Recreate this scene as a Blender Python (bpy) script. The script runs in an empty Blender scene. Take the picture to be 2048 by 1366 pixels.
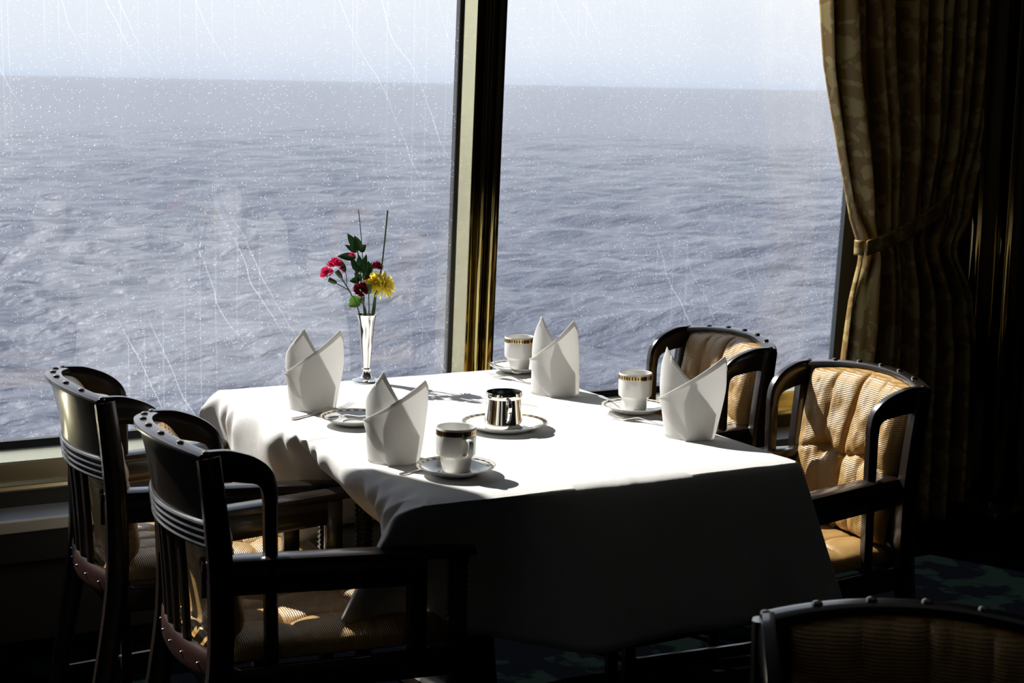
import bpy, bmesh, math, random
import numpy as np
from mathutils import Vector, Matrix, noise

sc = bpy.context.scene
col = sc.collection
rad = math.radians
random.seed(7)

# ------------------------------------------------------------------ camera
FPX = 3258.0
THETA, PITCH, ROLL = 0.49986, rad(8.9915), math.atan2(32, 1690)
EYE = Vector((-1.6952, -3.2479, 1.52))
fw = Vector((math.sin(THETA)*math.cos(PITCH), math.cos(THETA)*math.cos(PITCH), -math.sin(PITCH)))
r0 = Vector((math.cos(THETA), -math.sin(THETA), 0)); d0 = fw.cross(r0)
rt = math.cos(ROLL)*r0 - math.sin(ROLL)*d0
dn = math.sin(ROLL)*r0 + math.cos(ROLL)*d0
cam = bpy.data.cameras.new('camera'); camo = bpy.data.objects.new('camera', cam); col.objects.link(camo)
cam.sensor_width = 36; cam.lens = FPX*36/2048
cam.clip_start = 0.05; cam.clip_end = 60000
M3 = Matrix(((rt.x, -dn.x, -fw.x), (rt.y, -dn.y, -fw.y), (rt.z, -dn.z, -fw.z)))
camo.matrix_world = Matrix.Translation(EYE) @ M3.to_4x4()
cam.dof.use_dof = True; cam.dof.focus_distance = 3.9; cam.dof.aperture_fstop = 11
sc.camera = camo

# ------------------------------------------------------------------ view, world, sun
sc.view_settings.view_transform = 'Standard'; sc.view_settings.look = 'None'
sc.view_settings.gamma = 1; sc.view_settings.use_curve_mapping = False
sc.view_settings.exposure = 0.0
w = bpy.data.worlds.new('sky'); sc.world = w; w.use_nodes = True
nt = w.node_tree; nt.nodes.clear()
out = nt.nodes.new('ShaderNodeOutputWorld'); bg = nt.nodes.new('ShaderNodeBackground')
tc = nt.nodes.new('ShaderNodeTexCoord'); sep = nt.nodes.new('ShaderNodeSeparateXYZ')
rp = nt.nodes.new('ShaderNodeValToRGB')
nt.links.new(tc.outputs['Generated'], sep.inputs[0])
nt.links.new(sep.outputs['Z'], rp.inputs[0]); nt.links.new(rp.outputs[0], bg.inputs[0]); nt.links.new(bg.outputs[0], out.inputs[0])
e = rp.color_ramp.elements
e[0].position = 0.0; e[0].color = (0.66, 0.74, 0.88, 1)
e[1].position = 1.0; e[1].color = (0.30, 0.42, 0.70, 1)
for p_, c_ in ((0.004, (0.72, 0.79, 0.92, 1)), (0.02, (0.83, 0.88, 0.98, 1)), (0.06, (0.95, 0.98, 1.04, 1)), (0.3, (0.82, 0.89, 1.0, 1))):
    q = rp.color_ramp.elements.new(p_); q.color = c_
bg.inputs[1].default_value = 1.0
SUN_EL = rad(42)
sun = bpy.data.lights.new('sun', 'SUN'); sun.energy = 9; sun.angle = rad(0.55); sun.color = (1, 0.96, 0.9)
suno = bpy.data.objects.new('sun', sun); col.objects.link(suno)
sdir = Vector((0.4*math.cos(SUN_EL), -0.9165*math.cos(SUN_EL), -math.sin(SUN_EL)))
suno.rotation_euler = sdir.to_track_quat('-Z', 'Y').to_euler()
suno.location = (-3, 8, 8)
def portal(x0, x1, z0, z1, y):
    l = bpy.data.lights.new('window_light', 'AREA'); l.shape = 'RECTANGLE'; l.size = x1-x0; l.size_y = z1-z0
    l.cycles.is_portal = True
    o = bpy.data.objects.new('window_light', l); col.objects.link(o)
    o.location = ((x0+x1)/2, y, (z0+z1)/2); o.rotation_euler = (rad(-90), 0, 0)
portal(-3.3, 2.2, 0.45, 2.75, 1.36)

# ------------------------------------------------------------------ helpers
def obj_from_bm(name, bm, m, parent=None, smooth=True):
    me = bpy.data.meshes.new(name); bm.to_mesh(me); bm.free()
    if smooth:
        me.polygons.foreach_set('use_smooth', [True]*len(me.polygons))
        try: me.set_sharp_from_angle(angle=rad(38))
        except Exception: pass
    me.materials.append(m)
    o = bpy.data.objects.new(name, me); col.objects.link(o)
    if parent: o.parent = parent
    return o
def empty(name, loc=(0,0,0), rz=0):
    o = bpy.data.objects.new(name, None); col.objects.link(o); o.location = loc; o.rotation_euler = (0,0,rz)
    o.empty_display_size = 0.05
    return o
def tag(o, label=None, cat=None, group=None, kind=None):
    if label: o['label'] = label
    if cat: o['category'] = cat
    if group: o['group'] = group
    if kind: o['kind'] = kind
    return o
def box(bm, x0, x1, y0, y1, z0, z1, bev=0.0, mat=None):
    r = bmesh.ops.create_cube(bm, size=1)
    vs = r['verts']
    for v in vs:
        v.co = Vector((x0+(v.co.x+.5)*(x1-x0), y0+(v.co.y+.5)*(y1-y0), z0+(v.co.z+.5)*(z1-z0)))
    if bev > 0:
        es = list({e_ for v in vs for e_ in v.link_edges})
        r2 = bmesh.ops.bevel(bm, geom=es, offset=bev, segments=2, affect='EDGES', profile=.5)
        vs = [v for v in r2['verts']]
    if mat is not None:
        for v in set(vs): v.co = mat @ v.co
def prof_rect(wd, th, n=16, p=5.0):
    o = []
    for i in range(n):
        a = 2*math.pi*(i+.5)/n; c, s = math.cos(a), math.sin(a)
        k = (abs(c)**p+abs(s)**p)**(-1/p)
        o.append((k*c*wd/2, k*s*th/2))
    return o
def prof_round(r, n=10): return [(r*math.cos(2*math.pi*i/n), r*math.sin(2*math.pi*i/n)) for i in range(n)]
def sweep(bm, path, side, prof, closed=False, scale=None, cap=True):
    """sweep profile (a along 'side' dir, b along side x tangent). side: Vector or list."""
    path = [Vector(p) for p in path]; n = len(path); rings = []
    for i, p in enumerate(path):
        if closed: t = path[(i+1) % n]-path[i-1]
        else: t = path[min(i+1, n-1)]-path[max(i-1, 0)]
        t.normalize()
        s = Vector(side[i] if isinstance(side, list) else side)
        s = (s - t*s.dot(t)).normalized(); u = t.cross(s)
        pr = prof[i] if isinstance(prof[0], list) else prof
        k = scale[i] if scale else 1
        rings.append([bm.verts.new(p+s*a*k+u*b*k) for a, b in pr])
    m = len(rings[0])
    for i in range(n if closed else n-1):
        A, B = rings[i], rings[(i+1) % n]
        for j in range(m):
            bm.faces.new((A[j], A[(j+1) % m], B[(j+1) % m], B[j]))
    if cap and not closed:
        bm.faces.new(rings[0][::-1]); bm.faces.new(rings[-1])
def lathe(bm, prof, n=48, c=(0,0,0)):
    rings = []
    for r, z in prof:
        if r < 1e-6: rings.append([bm.verts.new((c[0], c[1], c[2]+z))])
        else: rings.append([bm.verts.new((c[0]+r*math.cos(2*math.pi*i/n), c[1]+r*math.sin(2*math.pi*i/n), c[2]+z)) for i in range(n)])
    for A, B in zip(rings, rings[1:]):
        for j in range(n):
            a = [A[j % len(A)], A[(j+1) % len(A)], B[(j+1) % len(B)], B[j % len(B)]]
            b = []
            for v in a:
                if v not in b: b.append(v)
            if len(b) > 2: bm.faces.new(b)
def grid(bm, fn, nu, nv, closed_u=False, flip=False):
    V = [[bm.verts.new(fn(i/(nu if closed_u else nu-1), j/(nv-1))) for j in range(nv)] for i in range(nu)]
    for i in range(nu if closed_u else nu-1):
        for j in range(nv-1):
            f = (V[i][j], V[(i+1) % nu][j], V[(i+1) % nu][j+1], V[i][j+1])
            bm.faces.new(f[::-1] if flip else f)
    return V
def crom(P, t):
    """Catmull-Rom through list P of Vectors, t in 0..1"""
    n = len(P)-1; x = min(max(t, 0), 1)*n; i = min(int(x), n-1); f = x-i
    a, b, c, d = P[max(i-1, 0)], P[i], P[i+1], P[min(i+2, n)]
    return 0.5*((2*b)+(c-a)*f+(2*a-5*b+4*c-d)*f*f+(3*b-a-3*c+d)*f**3)
def curve_pts(P, n): 
    P = [Vector(p) for p in P]; return [crom(P, i/(n-1)) for i in range(n)]
def copy_tree(o, parent=None):
    c = o.copy(); col.objects.link(c); c.parent = parent
    for ch in list(o.children): copy_tree(ch, c)
    return c
def solidify(o, t, off=0):
    m = o.modifiers.new('s', 'SOLIDIFY'); m.thickness = t; m.offset = off
def subsurf(o, n=1):
    m = o.modifiers.new('ss', 'SUBSURF'); m.levels = n; m.render_levels = n

# ------------------------------------------------------------------ materials
def mat(name):
    m = bpy.data.materials.new(name); m.use_nodes = True
    return m, m.node_tree, m.node_tree.nodes['Principled BSDF']
def simple(name, c, rough=.5, metal=0, coat=0, spec=.5, bump=None):
    m, nt, b = mat(name)
    b.inputs['Base Color'].default_value = (*c, 1); b.inputs['Roughness'].default_value = rough
    b.inputs['Metallic'].default_value = metal; b.inputs['Coat Weight'].default_value = coat
    b.inputs['Specular IOR Level'].default_value = spec
    if bump:
        t = nt.nodes.new('ShaderNodeTexCoord'); n = nt.nodes.new('ShaderNodeTexNoise'); n.inputs['Scale'].default_value = bump[0]
        n.inputs['Detail'].default_value = 4
        bp = nt.nodes.new('ShaderNodeBump'); bp.inputs['Strength'].default_value = bump[1]; bp.inputs['Distance'].default_value = bump[2]
        nt.links.new(t.outputs['Object'], n.inputs['Vector']); nt.links.new(n.outputs['Fac'], bp.inputs['Height']); nt.links.new(bp.outputs[0], b.inputs['Normal'])
    return m
def N(nt, typ, **kw):
    n = nt.nodes.new(typ)
    for k, v in kw.items(): setattr(n, k, v)
    return n
def noise_color(m, nt, b, c1, c2, scale, lo=.35, hi=.65, vec=None, stretch=None, detail=4):
    t = N(nt, 'ShaderNodeTexCoord'); n = N(nt, 'ShaderNodeTexNoise'); n.inputs['Scale'].default_value = scale; n.inputs['Detail'].default_value = detail
    src = t.outputs['Object']
    if stretch:
        mp = N(nt, 'ShaderNodeMapping'); mp.inputs['Scale'].default_value = stretch; nt.links.new(src, mp.inputs[0]); src = mp.outputs[0]
    nt.links.new(src, n.inputs['Vector'])
    r = N(nt, 'ShaderNodeValToRGB'); r.color_ramp.elements[0].position = lo; r.color_ramp.elements[1].position = hi
    r.color_ramp.elements[0].color = (*c1, 1); r.color_ramp.elements[1].color = (*c2, 1)
    nt.links.new(n.outputs['Fac'], r.inputs[0]); nt.links.new(r.outputs[0], b.inputs['Base Color'])
    return n, r

# dark lacquered wood
wood, nt, b = mat('dark_lacquered_wood')
noise_color(wood, nt, b, (.008, .006, .005), (.022, .014, .010), 18, stretch=(1, 1, .12))
b.inputs['Roughness'].default_value = .28; b.inputs['Coat Weight'].default_value = .5; b.inputs['Coat Roughness'].default_value = .12
redwood, nt, b = mat('red_brown_wood')
noise_color(redwood, nt, b, (.018, .006, .004), (.035, .011, .007), 20, stretch=(1, 1, .15)); b.inputs['Roughness'].default_value = .35
steel = simple('stud_metal', (.30, .27, .25), .25, 1)
rivetm = simple('rivet_metal', (.6, .6, .62), .25, 1)

def leather(name, axis, c=(.48, .285, .085), pitch=.0042):
    m, nt, b = mat(name)
    t = N(nt, 'ShaderNodeTexCoord'); s = N(nt, 'ShaderNodeSeparateXYZ'); nt.links.new(t.outputs['Object'], s.inputs[0])
    ns = N(nt, 'ShaderNodeTexNoise'); ns.inputs['Scale'].default_value = 9; nt.links.new(t.outputs['Object'], ns.inputs['Vector'])
    ad = N(nt, 'ShaderNodeMath', operation='MULTIPLY_ADD'); ad.inputs[1].default_value = .004
    nt.links.new(ns.outputs['Fac'], ad.inputs[0]); nt.links.new(s.outputs[axis], ad.inputs[2])
    mu = N(nt, 'ShaderNodeMath', operation='MULTIPLY'); mu.inputs[1].default_value = 2*math.pi/pitch; nt.links.new(ad.outputs[0], mu.inputs[0])
    si = N(nt, 'ShaderNodeMath', operation='SINE'); nt.links.new(mu.outputs[0], si.inputs[0])
    # fine cross cords
    mu2 = N(nt, 'ShaderNodeMath', operation='MULTIPLY'); mu2.inputs[1].default_value = 2*math.pi/(pitch*.9); nt.links.new(s.outputs['Y'], mu2.inputs[0])
    si2 = N(nt, 'ShaderNodeMath', operation='SINE'); nt.links.new(mu2.outputs[0], si2.inputs[0])
    mx = N(nt, 'ShaderNodeMath', operation='MULTIPLY_ADD'); mx.inputs[1].default_value = .28; nt.links.new(si2.outputs[0], mx.inputs[0]); nt.links.new(si.outputs[0], mx.inputs[2])
    wr = N(nt, 'ShaderNodeTexNoise'); wr.inputs['Scale'].default_value = 26; wr.inputs['Detail'].default_value = 3; nt.links.new(t.outputs['Object'], wr.inputs['Vector'])
    b1 = N(nt, 'ShaderNodeBump'); b1.inputs['Strength'].default_value = .5; b1.inputs['Distance'].default_value = .006
    nt.links.new(wr.outputs['Fac'], b1.inputs['Height'])
    b2 = N(nt, 'ShaderNodeBump'); b2.inputs['Strength'].default_value = .55; b2.inputs['Distance'].default_value = .0007
    nt.links.new(mx.outputs[0], b2.inputs['Height']); nt.links.new(b1.outputs[0], b2.inputs['Normal']); nt.links.new(b2.outputs[0], b.inputs['Normal'])
    r = N(nt, 'ShaderNodeValToRGB'); r.color_ramp.elements[0].color = (c[0]*.55, c[1]*.5, c[2]*.45, 1); r.color_ramp.elements[1].color = (*c, 1)
    mr = N(nt, 'ShaderNodeMapRange'); mr.inputs['From Min'].default_value = -1.2; mr.inputs['From Max'].default_value = .6
    nt.links.new(mx.outputs[0], mr.inputs[0]); nt.links.new(mr.outputs[0], r.inputs[0]); nt.links.new(r.outputs[0], b.inputs['Base Color'])
    b.inputs['Roughness'].default_value = .36; b.inputs['Specular IOR Level'].default_value = .6
    return m
leather_back = leather('corded_tan_leather_back', 'Z')
leather_seat = leather('corded_tan_leather_seat', 'X')

def cloth(name, c, trans, bump=.0004, scale=900, wr=0):
    m, nt, b = mat(name)
    b.inputs['Base Color'].default_value = (*c, 1); b.inputs['Roughness'].default_value = .85; b.inputs['Specular IOR Level'].default_value = .15
    t = N(nt, 'ShaderNodeTexCoord'); n = N(nt, 'ShaderNodeTexNoise'); n.inputs['Scale'].default_value = 60; n.inputs['Detail'].default_value = 5
    nt.links.new(t.outputs['Object'], n.inputs['Vector'])
    bp = N(nt, 'ShaderNodeBump'); bp.inputs['Strength'].default_value = .35; bp.inputs['Distance'].default_value = .0015
    nt.links.new(n.outputs['Fac'], bp.inputs['Height']); nt.links.new(bp.outputs[0], b.inputs['Normal'])
    tr = N(nt, 'ShaderNodeBsdfTranslucent'); tr.inputs['Color'].default_value = (c[0], c[1], c[2], 1)
    mx = N(nt, 'ShaderNodeMixShader'); mx.inputs[0].default_value = trans
    o = nt.nodes['Material Output']
    nt.links.new(b.outputs[0], mx.inputs[1]); nt.links.new(tr.outputs[0], mx.inputs[2]); nt.links.new(mx.outputs[0], o.inputs['Surface'])
    return m
linen = cloth('white_table_linen', (.82, .81, .79), .16)
napm = cloth('white_napkin_linen', (.84, .83, .81), .48)
porc = simple('white_porcelain', (.78, .77, .74), .12, 0, .6)
silver = simple('polished_silver', (.86, .84, .80), .07, 1)
silver_in = simple('dark_silver_inside', (.12, .13, .12), .3, 1)  # darker metal than the outer silver
brass = simple('polished_brass_darkened', (.33, .27, .11), .08, 1)  # mullion front: dim room reflection put into a darker brass colour
brass_sky_sheen = simple('brass_side_painted_reflection', (.78, .72, .44), .12, 1)  # paler copy of the brass, sky reflection painted into its colour
brass_bar = simple('brushed_brass_sill', (.88, .80, .54), .28, 1)
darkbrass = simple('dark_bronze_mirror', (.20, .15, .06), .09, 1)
gasket = simple('black_rubber_gasket', (.008, .008, .009), .5)
blue_panel = simple('blue_grey_frame_paint', (.030, .038, .052), .5)
wallm = simple('dark_wall_panelling', (.04, .035, .026), .5)
ceilm = simple('off_white_ceiling', (.32, .31, .29), .8)
ledge_m, nt, b = mat('grey_ledge_laminate')
noise_color(ledge_m, nt, b, (.46, .47, .52), (.56, .57, .62), 6); b.inputs['Roughness'].default_value = .45
ledge_edge = simple('beige_ledge_edge', (.72, .64, .50), .5)
under_m = simple('brown_panel_under_ledge', (.030, .024, .015), .5)

# band material for china: gold line / dark band with gold motif, by angle
def band_mat(name, n_seg, radial=False):
    m, nt, b = mat(name)
    t = N(nt, 'ShaderNodeTexCoord'); s = N(nt, 'ShaderNodeSeparateXYZ'); nt.links.new(t.outputs['Object'], s.inputs[0])
    at = N(nt, 'ShaderNodeMath', operation='ARCTAN2'); nt.links.new(s.outputs['Y'], at.inputs[0]); nt.links.new(s.outputs['X'], at.inputs[1])
    mu = N(nt, 'ShaderNodeMath', operation='MULTIPLY'); mu.inputs[1].default_value = n_seg; nt.links.new(at.outputs[0], mu.inputs[0])
    si = N(nt, 'ShaderNodeMath', operation='SINE'); nt.links.new(mu.outputs[0], si.inputs[0])
    gt = N(nt, 'ShaderNodeMath', operation='GREATER_THAN'); gt.inputs[1].default_value = .1; nt.links.new(si.outputs[0], gt.inputs[0])
    mc = N(nt, 'ShaderNodeMix', data_type='RGBA'); mc.inputs['A'].default_value = (.03, .022, .03, 1); mc.inputs['B'].default_value = (.62, .42, .12, 1)
    nt.links.new(gt.outputs[0], mc.inputs['Factor']); nt.links.new(mc.outputs['Result'], b.inputs['Base Color'])
    nt.links.new(gt.outputs[0], b.inputs['Metallic']); b.inputs['Roughness'].default_value = .2
    return m
band_cup = band_mat('dark_and_gold_cup_band', 36)
band_saucer = band_mat('dark_and_gold_saucer_band', 24)
band_plate = band_mat('dark_and_gold_plate_band', 30)
gold = simple('gold_line', (.7, .48, .16), .22, 1)

# curtain damask
curt, nt, b = mat('gold_damask')
t = N(nt, 'ShaderNodeTexCoord'); mp = N(nt, 'ShaderNodeMapping'); mp.inputs['Scale'].default_value = (1, 1, .7)
nt.links.new(t.outputs['UV'], mp.inputs[0])
v1 = N(nt, 'ShaderNodeTexVoronoi', feature='SMOOTH_F1'); v1.inputs['Scale'].default_value = 24
n1 = N(nt, 'ShaderNodeTexNoise'); n1.inputs['Scale'].default_value = 14; n1.inputs['Detail'].default_value = 3
ad = N(nt, 'ShaderNodeVectorMath', operation='MULTIPLY_ADD'); ad.inputs[1].default_value = (.12, .12, .12)
nt.links.new(mp.outputs[0], n1.inputs['Vector']); nt.links.new(n1.outputs['Color'], ad.inputs[0]); nt.links.new(mp.outputs[0], ad.inputs[2]); nt.links.new(ad.outputs[0], v1.inputs['Vector'])
n2 = N(nt, 'ShaderNodeTexNoise'); n2.inputs['Scale'].default_value = 7; nt.links.new(mp.outputs[0], n2.inputs['Vector'])
sb = N(nt, 'ShaderNodeMath', operation='SUBTRACT'); nt.links.new(n2.outputs['Fac'], sb.inputs[0]); nt.links.new(v1.outputs['Distance'], sb.inputs[1])
cr = N(nt, 'ShaderNodeValToRGB'); cr.color_ramp.elements[0].position = .10; cr.color_ramp.elements[1].position = .15
cr.color_ramp.elements[0].color = (.27, .155, .030, 1); cr.color_ramp.elements[1].color = (.42, .31, .10, 1)
nt.links.new(sb.outputs[0], cr.inputs[0]); nt.links.new(cr.outputs[0], b.inputs['Base Color'])
b.inputs['Roughness'].default_value = .5
tr = N(nt, 'ShaderNodeBsdfTranslucent'); nt.links.new(cr.outputs[0], tr.inputs['Color'])
mx = N(nt, 'ShaderNodeMixShader'); mx.inputs[0].default_value = .09
nt.links.new(b.outputs[0], mx.inputs[1]); nt.links.new(tr.outputs[0], mx.inputs[2]); nt.links.new(mx.outputs[0], nt.nodes['Material Output'].inputs['Surface'])

# carpet
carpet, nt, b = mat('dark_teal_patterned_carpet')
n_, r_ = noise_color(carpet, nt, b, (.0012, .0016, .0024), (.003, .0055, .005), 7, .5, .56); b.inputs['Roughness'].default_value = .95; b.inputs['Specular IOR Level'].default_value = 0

# window glass: thin reflecting pane with salt spots and run marks
glass, nt, b = mat('salt_spotted_window_glass'); nt.nodes.remove(b)
o = nt.nodes['Material Output']
t = N(nt, 'ShaderNodeTexCoord')
tp = N(nt, 'ShaderNodeBsdfTransparent'); tp.inputs[0].default_value = (.95, .965, .97, 1)
gl = N(nt, 'ShaderNodeBsdfGlossy'); gl.inputs['Roughness'].default_value = .0; gl.inputs['Color'].default_value = (1, 1, 1, 1)
fr = N(nt, 'ShaderNodeFresnel'); fr.inputs['IOR'].default_value = 1.5
f2 = N(nt, 'ShaderNodeMath', operation='MULTIPLY'); f2.inputs[1].default_value = 1.7; nt.links.new(fr.outputs[0], f2.inputs[0])
m1 = N(nt, 'ShaderNodeMixShader'); nt.links.new(f2.outputs[0], m1.inputs[0]); nt.links.new(tp.outputs[0], m1.inputs[1]); nt.links.new(gl.outputs[0], m1.inputs[2])
def spots(scale, size, keep):
    v = N(nt, 'ShaderNodeTexVoronoi', feature='F1'); v.inputs['Scale'].default_value = scale; nt.links.new(t.outputs['Object'], v.inputs['Vector'])
    lt = N(nt, 'ShaderNodeMapRange'); lt.inputs['From Min'].default_value = size; lt.inputs['From Max'].default_value = size*.55; nt.links.new(v.outputs['Distance'], lt.inputs[0])
    sc_ = N(nt, 'ShaderNodeSeparateColor'); nt.links.new(v.outputs['Color'], sc_.inputs[0])
    g = N(nt, 'ShaderNodeMapRange'); g.inputs['From Min'].default_value = 1-keep; g.inputs['From Max'].default_value = 1.0; nt.links.new(sc_.outputs[0], g.inputs[0])
    m = N(nt, 'ShaderNodeMath', operation='MULTIPLY'); nt.links.new(lt.outputs[0], m.inputs[0]); nt.links.new(g.outputs[0], m.inputs[1]); return m.outputs[0]
s1 = spots(150, .20, .32); s2 = spots(230, .26, .22)
pn = N(nt, 'ShaderNodeTexNoise'); pn.inputs['Scale'].default_value = 1.6; nt.links.new(t.outputs['Object'], pn.inputs['Vector'])
pr = N(nt, 'ShaderNodeMapRange'); pr.inputs['From Min'].default_value = .33; pr.inputs['From Max'].default_value = .62; pr.inputs['To Min'].default_value = .6; nt.links.new(pn.outputs['Fac'], pr.inputs[0])
mxs = N(nt, 'ShaderNodeMath', operation='MAXIMUM'); nt.links.new(s1, mxs.inputs[0]); nt.links.new(s2, mxs.inputs[1])
sp = N(nt, 'ShaderNodeMath', operation='MULTIPLY'); nt.links.new(mxs.outputs[0], sp.inputs[0]); nt.links.new(pr.outputs[0], sp.inputs[1])
def streaks(shear, freq, wob, thr):
    mp_ = N(nt, 'ShaderNodeSeparateXYZ'); nt.links.new(t.outputs['Object'], mp_.inputs[0])
    a_ = N(nt, 'ShaderNodeMath', operation='MULTIPLY_ADD'); a_.inputs[1].default_value = shear
    nt.links.new(mp_.outputs['Z'], a_.inputs[0]); nt.links.new(mp_.outputs['X'], a_.inputs[2])
    nz = N(nt, 'ShaderNodeTexNoise', noise_dimensions='3D'); nz.inputs['Scale'].default_value = 1.6; nz.inputs['Detail'].default_value = 3; nt.links.new(t.outputs['Object'], nz.inputs['Vector'])
    w_ = N(nt, 'ShaderNodeMath', operation='MULTIPLY_ADD'); w_.inputs[1].default_value = wob; nt.links.new(nz.outputs['Fac'], w_.inputs[0]); nt.links.new(a_.outputs[0], w_.inputs[2])
    vo = N(nt, 'ShaderNodeTexVoronoi', voronoi_dimensions='1D', feature='F1'); vo.inputs['Scale'].default_value = freq; nt.links.new(w_.outputs[0], vo.inputs['W'])
    mr_ = N(nt, 'ShaderNodeMapRange'); mr_.inputs['From Min'].default_value = thr; mr_.inputs['From Max'].default_value = 0; nt.links.new(vo.outputs['Distance'], mr_.inputs[0])
    nz2 = N(nt, 'ShaderNodeTexNoise'); nz2.inputs['Scale'].default_value = 1.5; nt.links.new(t.outputs['Object'], nz2.inputs['Vector'])
    g_ = N(nt, 'ShaderNodeMapRange'); g_.inputs['From Min'].default_value = .47; g_.inputs['From Max'].default_value = .62; nt.links.new(nz2.outputs['Fac'], g_.inputs[0])
    q_ = N(nt, 'ShaderNodeMath', operation='MULTIPLY'); nt.links.new(mr_.outputs[0], q_.inputs[0]); nt.links.new(g_.outputs[0], q_.inputs[1])
    return q_.outputs[0]
k1 = streaks(.55, 7, .22, .014); k2 = streaks(.02, 16, .02, .016)
ks = N(nt, 'ShaderNodeMath', operation='ADD'); nt.links.new(k1, ks.inputs[0]); nt.links.new(k2, ks.inputs[1])
kk = N(nt, 'ShaderNodeMath', operation='MULTIPLY'); kk.inputs[1].default_value = .2; nt.links.new(ks.outputs[0], kk.inputs[0])
film = N(nt, 'ShaderNodeMath', operation='MULTIPLY_ADD'); film.inputs[1].default_value = .75; nt.links.new(sp.outputs[0], film.inputs[0]); nt.links.new(kk.outputs[0], film.inputs[2])
hz = N(nt, 'ShaderNodeTexNoise'); hz.inputs['Scale'].default_value = 1.7; hz.inputs['Detail'].default_value = 3; nt.links.new(t.outputs['Object'], hz.inputs['Vector'])
hr = N(nt, 'ShaderNodeMapRange'); hr.inputs['From Min'].default_value = .3; hr.inputs['From Max'].default_value = .7; hr.inputs['To Min'].default_value = .01; hr.inputs['To Max'].default_value = .04; nt.links.new(hz.outputs['Fac'], hr.inputs[0])
tot = N(nt, 'ShaderNodeMath', operation='ADD', use_clamp=True); nt.links.new(film.outputs[0], tot.inputs[0]); nt.links.new(hr.outputs[0], tot.inputs[1])
tl = N(nt, 'ShaderNodeBsdfTranslucent'); tl.inputs[0].default_value = (.9, .93, 1, 1)
m2 = N(nt, 'ShaderNodeMixShader'); nt.links.new(tot.outputs[0], m2.inputs[0]); nt.links.new(m1.outputs[0], m2.inputs[1]); nt.links.new(tl.outputs[0], m2.inputs[2])
nt.links.new(m2.outputs[0], o.inputs['Surface'])

# sea water
seam, nt, b = mat('grey_blue_sea_water')
b.inputs['Base Color'].default_value = (.115, .125, .160, 1); b.inputs['Roughness'].default_value = .17; b.inputs['IOR'].default_value = 1.22
t = N(nt, 'ShaderNodeTexCoord')
mpn = N(nt, 'ShaderNodeMapping'); mpn.inputs['Rotation'].default_value = (0, 0, rad(28)); mpn.inputs['Scale'].default_value = (.55, 1.3, 1); nt.links.new(t.outputs['Object'], mpn.inputs[0])
na = N(nt, 'ShaderNodeTexNoise'); na.inputs['Scale'].default_value = .8; na.inputs['Detail'].default_value = 6; na.inputs['Roughness'].default_value = .62; nt.links.new(mpn.outputs[0], na.inputs['Vector'])
bp = N(nt, 'ShaderNodeBump'); bp.inputs['Strength'].default_value = 1; bp.inputs['Distance'].default_value = .55; nt.links.new(na.outputs['Fac'], bp.inputs['Height'])
nb = N(nt, 'ShaderNodeTexNoise'); nb.inputs['Scale'].default_value = .16; nb.inputs['Detail'].default_value = 5; nb.inputs['Roughness'].default_value = .55; nt.links.new(mpn.outputs[0], nb.inputs['Vector'])
bp2 = N(nt, 'ShaderNodeBump'); bp2.inputs['Strength'].default_value = 1; bp2.inputs['Distance'].default_value = 1.9; nt.links.new(nb.outputs['Fac'], bp2.inputs['Height']); nt.links.new(bp.outputs[0], bp2.inputs['Normal'])
nt.links.new(bp2.outputs[0], b.inputs['Normal'])

# ------------------------------------------------------------------ sea
SEA_Z = -14.0
def build_sea():
    rng = np.random.default_rng(3)
    az0 = THETA
    a_dense = np.linspace(az0-rad(21), az0+rad(21), 760)
    a = np.concatenate([np.linspace(az0-rad(75), az0-rad(21.3), 40), a_dense, np.linspace(az0+rad(21.3), az0+rad(60), 30)])
    inv = np.linspace(1/48.0, 1/26000.0, 780)
    r = 1/inv
    A, Rr = np.meshgrid(a, r, indexing='ij')
    X = EYE.x+Rr*np.sin(A); Y = EYE.y+Rr*np.cos(A)
    dr = np.gradient(r); DR = np.broadcast_to(dr, A.shape)
    DA = Rr*rad(42)/760
    Z = np.zeros_like(X)
    main = az0+rad(180+14)
    for i in range(70):
        lam = 0.9*(26/0.9)**rng.random()
        d = main+rng.normal(0, .55)
        k = 2*math.pi/lam; kx, ky = k*math.sin(d), k*math.cos(d)
        amp = .0064*lam*(1 if lam < 10 else .7)
        att = np.clip((lam/np.maximum(DR, DA)-1.5)/3, 0, 1)
        ph = rng.random()*6.283
        Z += amp*att*(np.sin(kx*X+ky*Y+ph)+.18*np.cos(2*(kx*X+ky*Y+ph)))
    Z += SEA_Z
    na_, nr = A.shape
    co = np.stack([X, Y, Z], -1).reshape(-1, 3).astype(np.float32)
    idx = np.arange(na_*nr).reshape(na_, nr)
    q = np.stack([idx[:-1, :-1], idx[:-1, 1:], idx[1:, 1:], idx[1:, :-1]], -1).reshape(-1, 4).astype(np.int32)
    me = bpy.data.meshes.new('sea'); me.vertices.add(len(co)); me.vertices.foreach_set('co', co.ravel())
    me.loops.add(q.size); me.loops.foreach_set('vertex_index', q.ravel())
    me.polygons.add(len(q)); me.polygons.foreach_set('loop_start', np.arange(0, q.size, 4, dtype=np.int32)); me.polygons.foreach_set('loop_total', np.full(len(q), 4, dtype=np.int32))
    me.update(calc_edges=True); me.validate()
    me.polygons.foreach_set('use_smooth', [True]*len(me.polygons))
    me.materials.append(seam)
    o = bpy.data.objects.new('sea', me); col.objects.link(o)
    tag(o, kind='structure', label='grey blue choppy open sea outside the windows')
build_sea()

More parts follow.
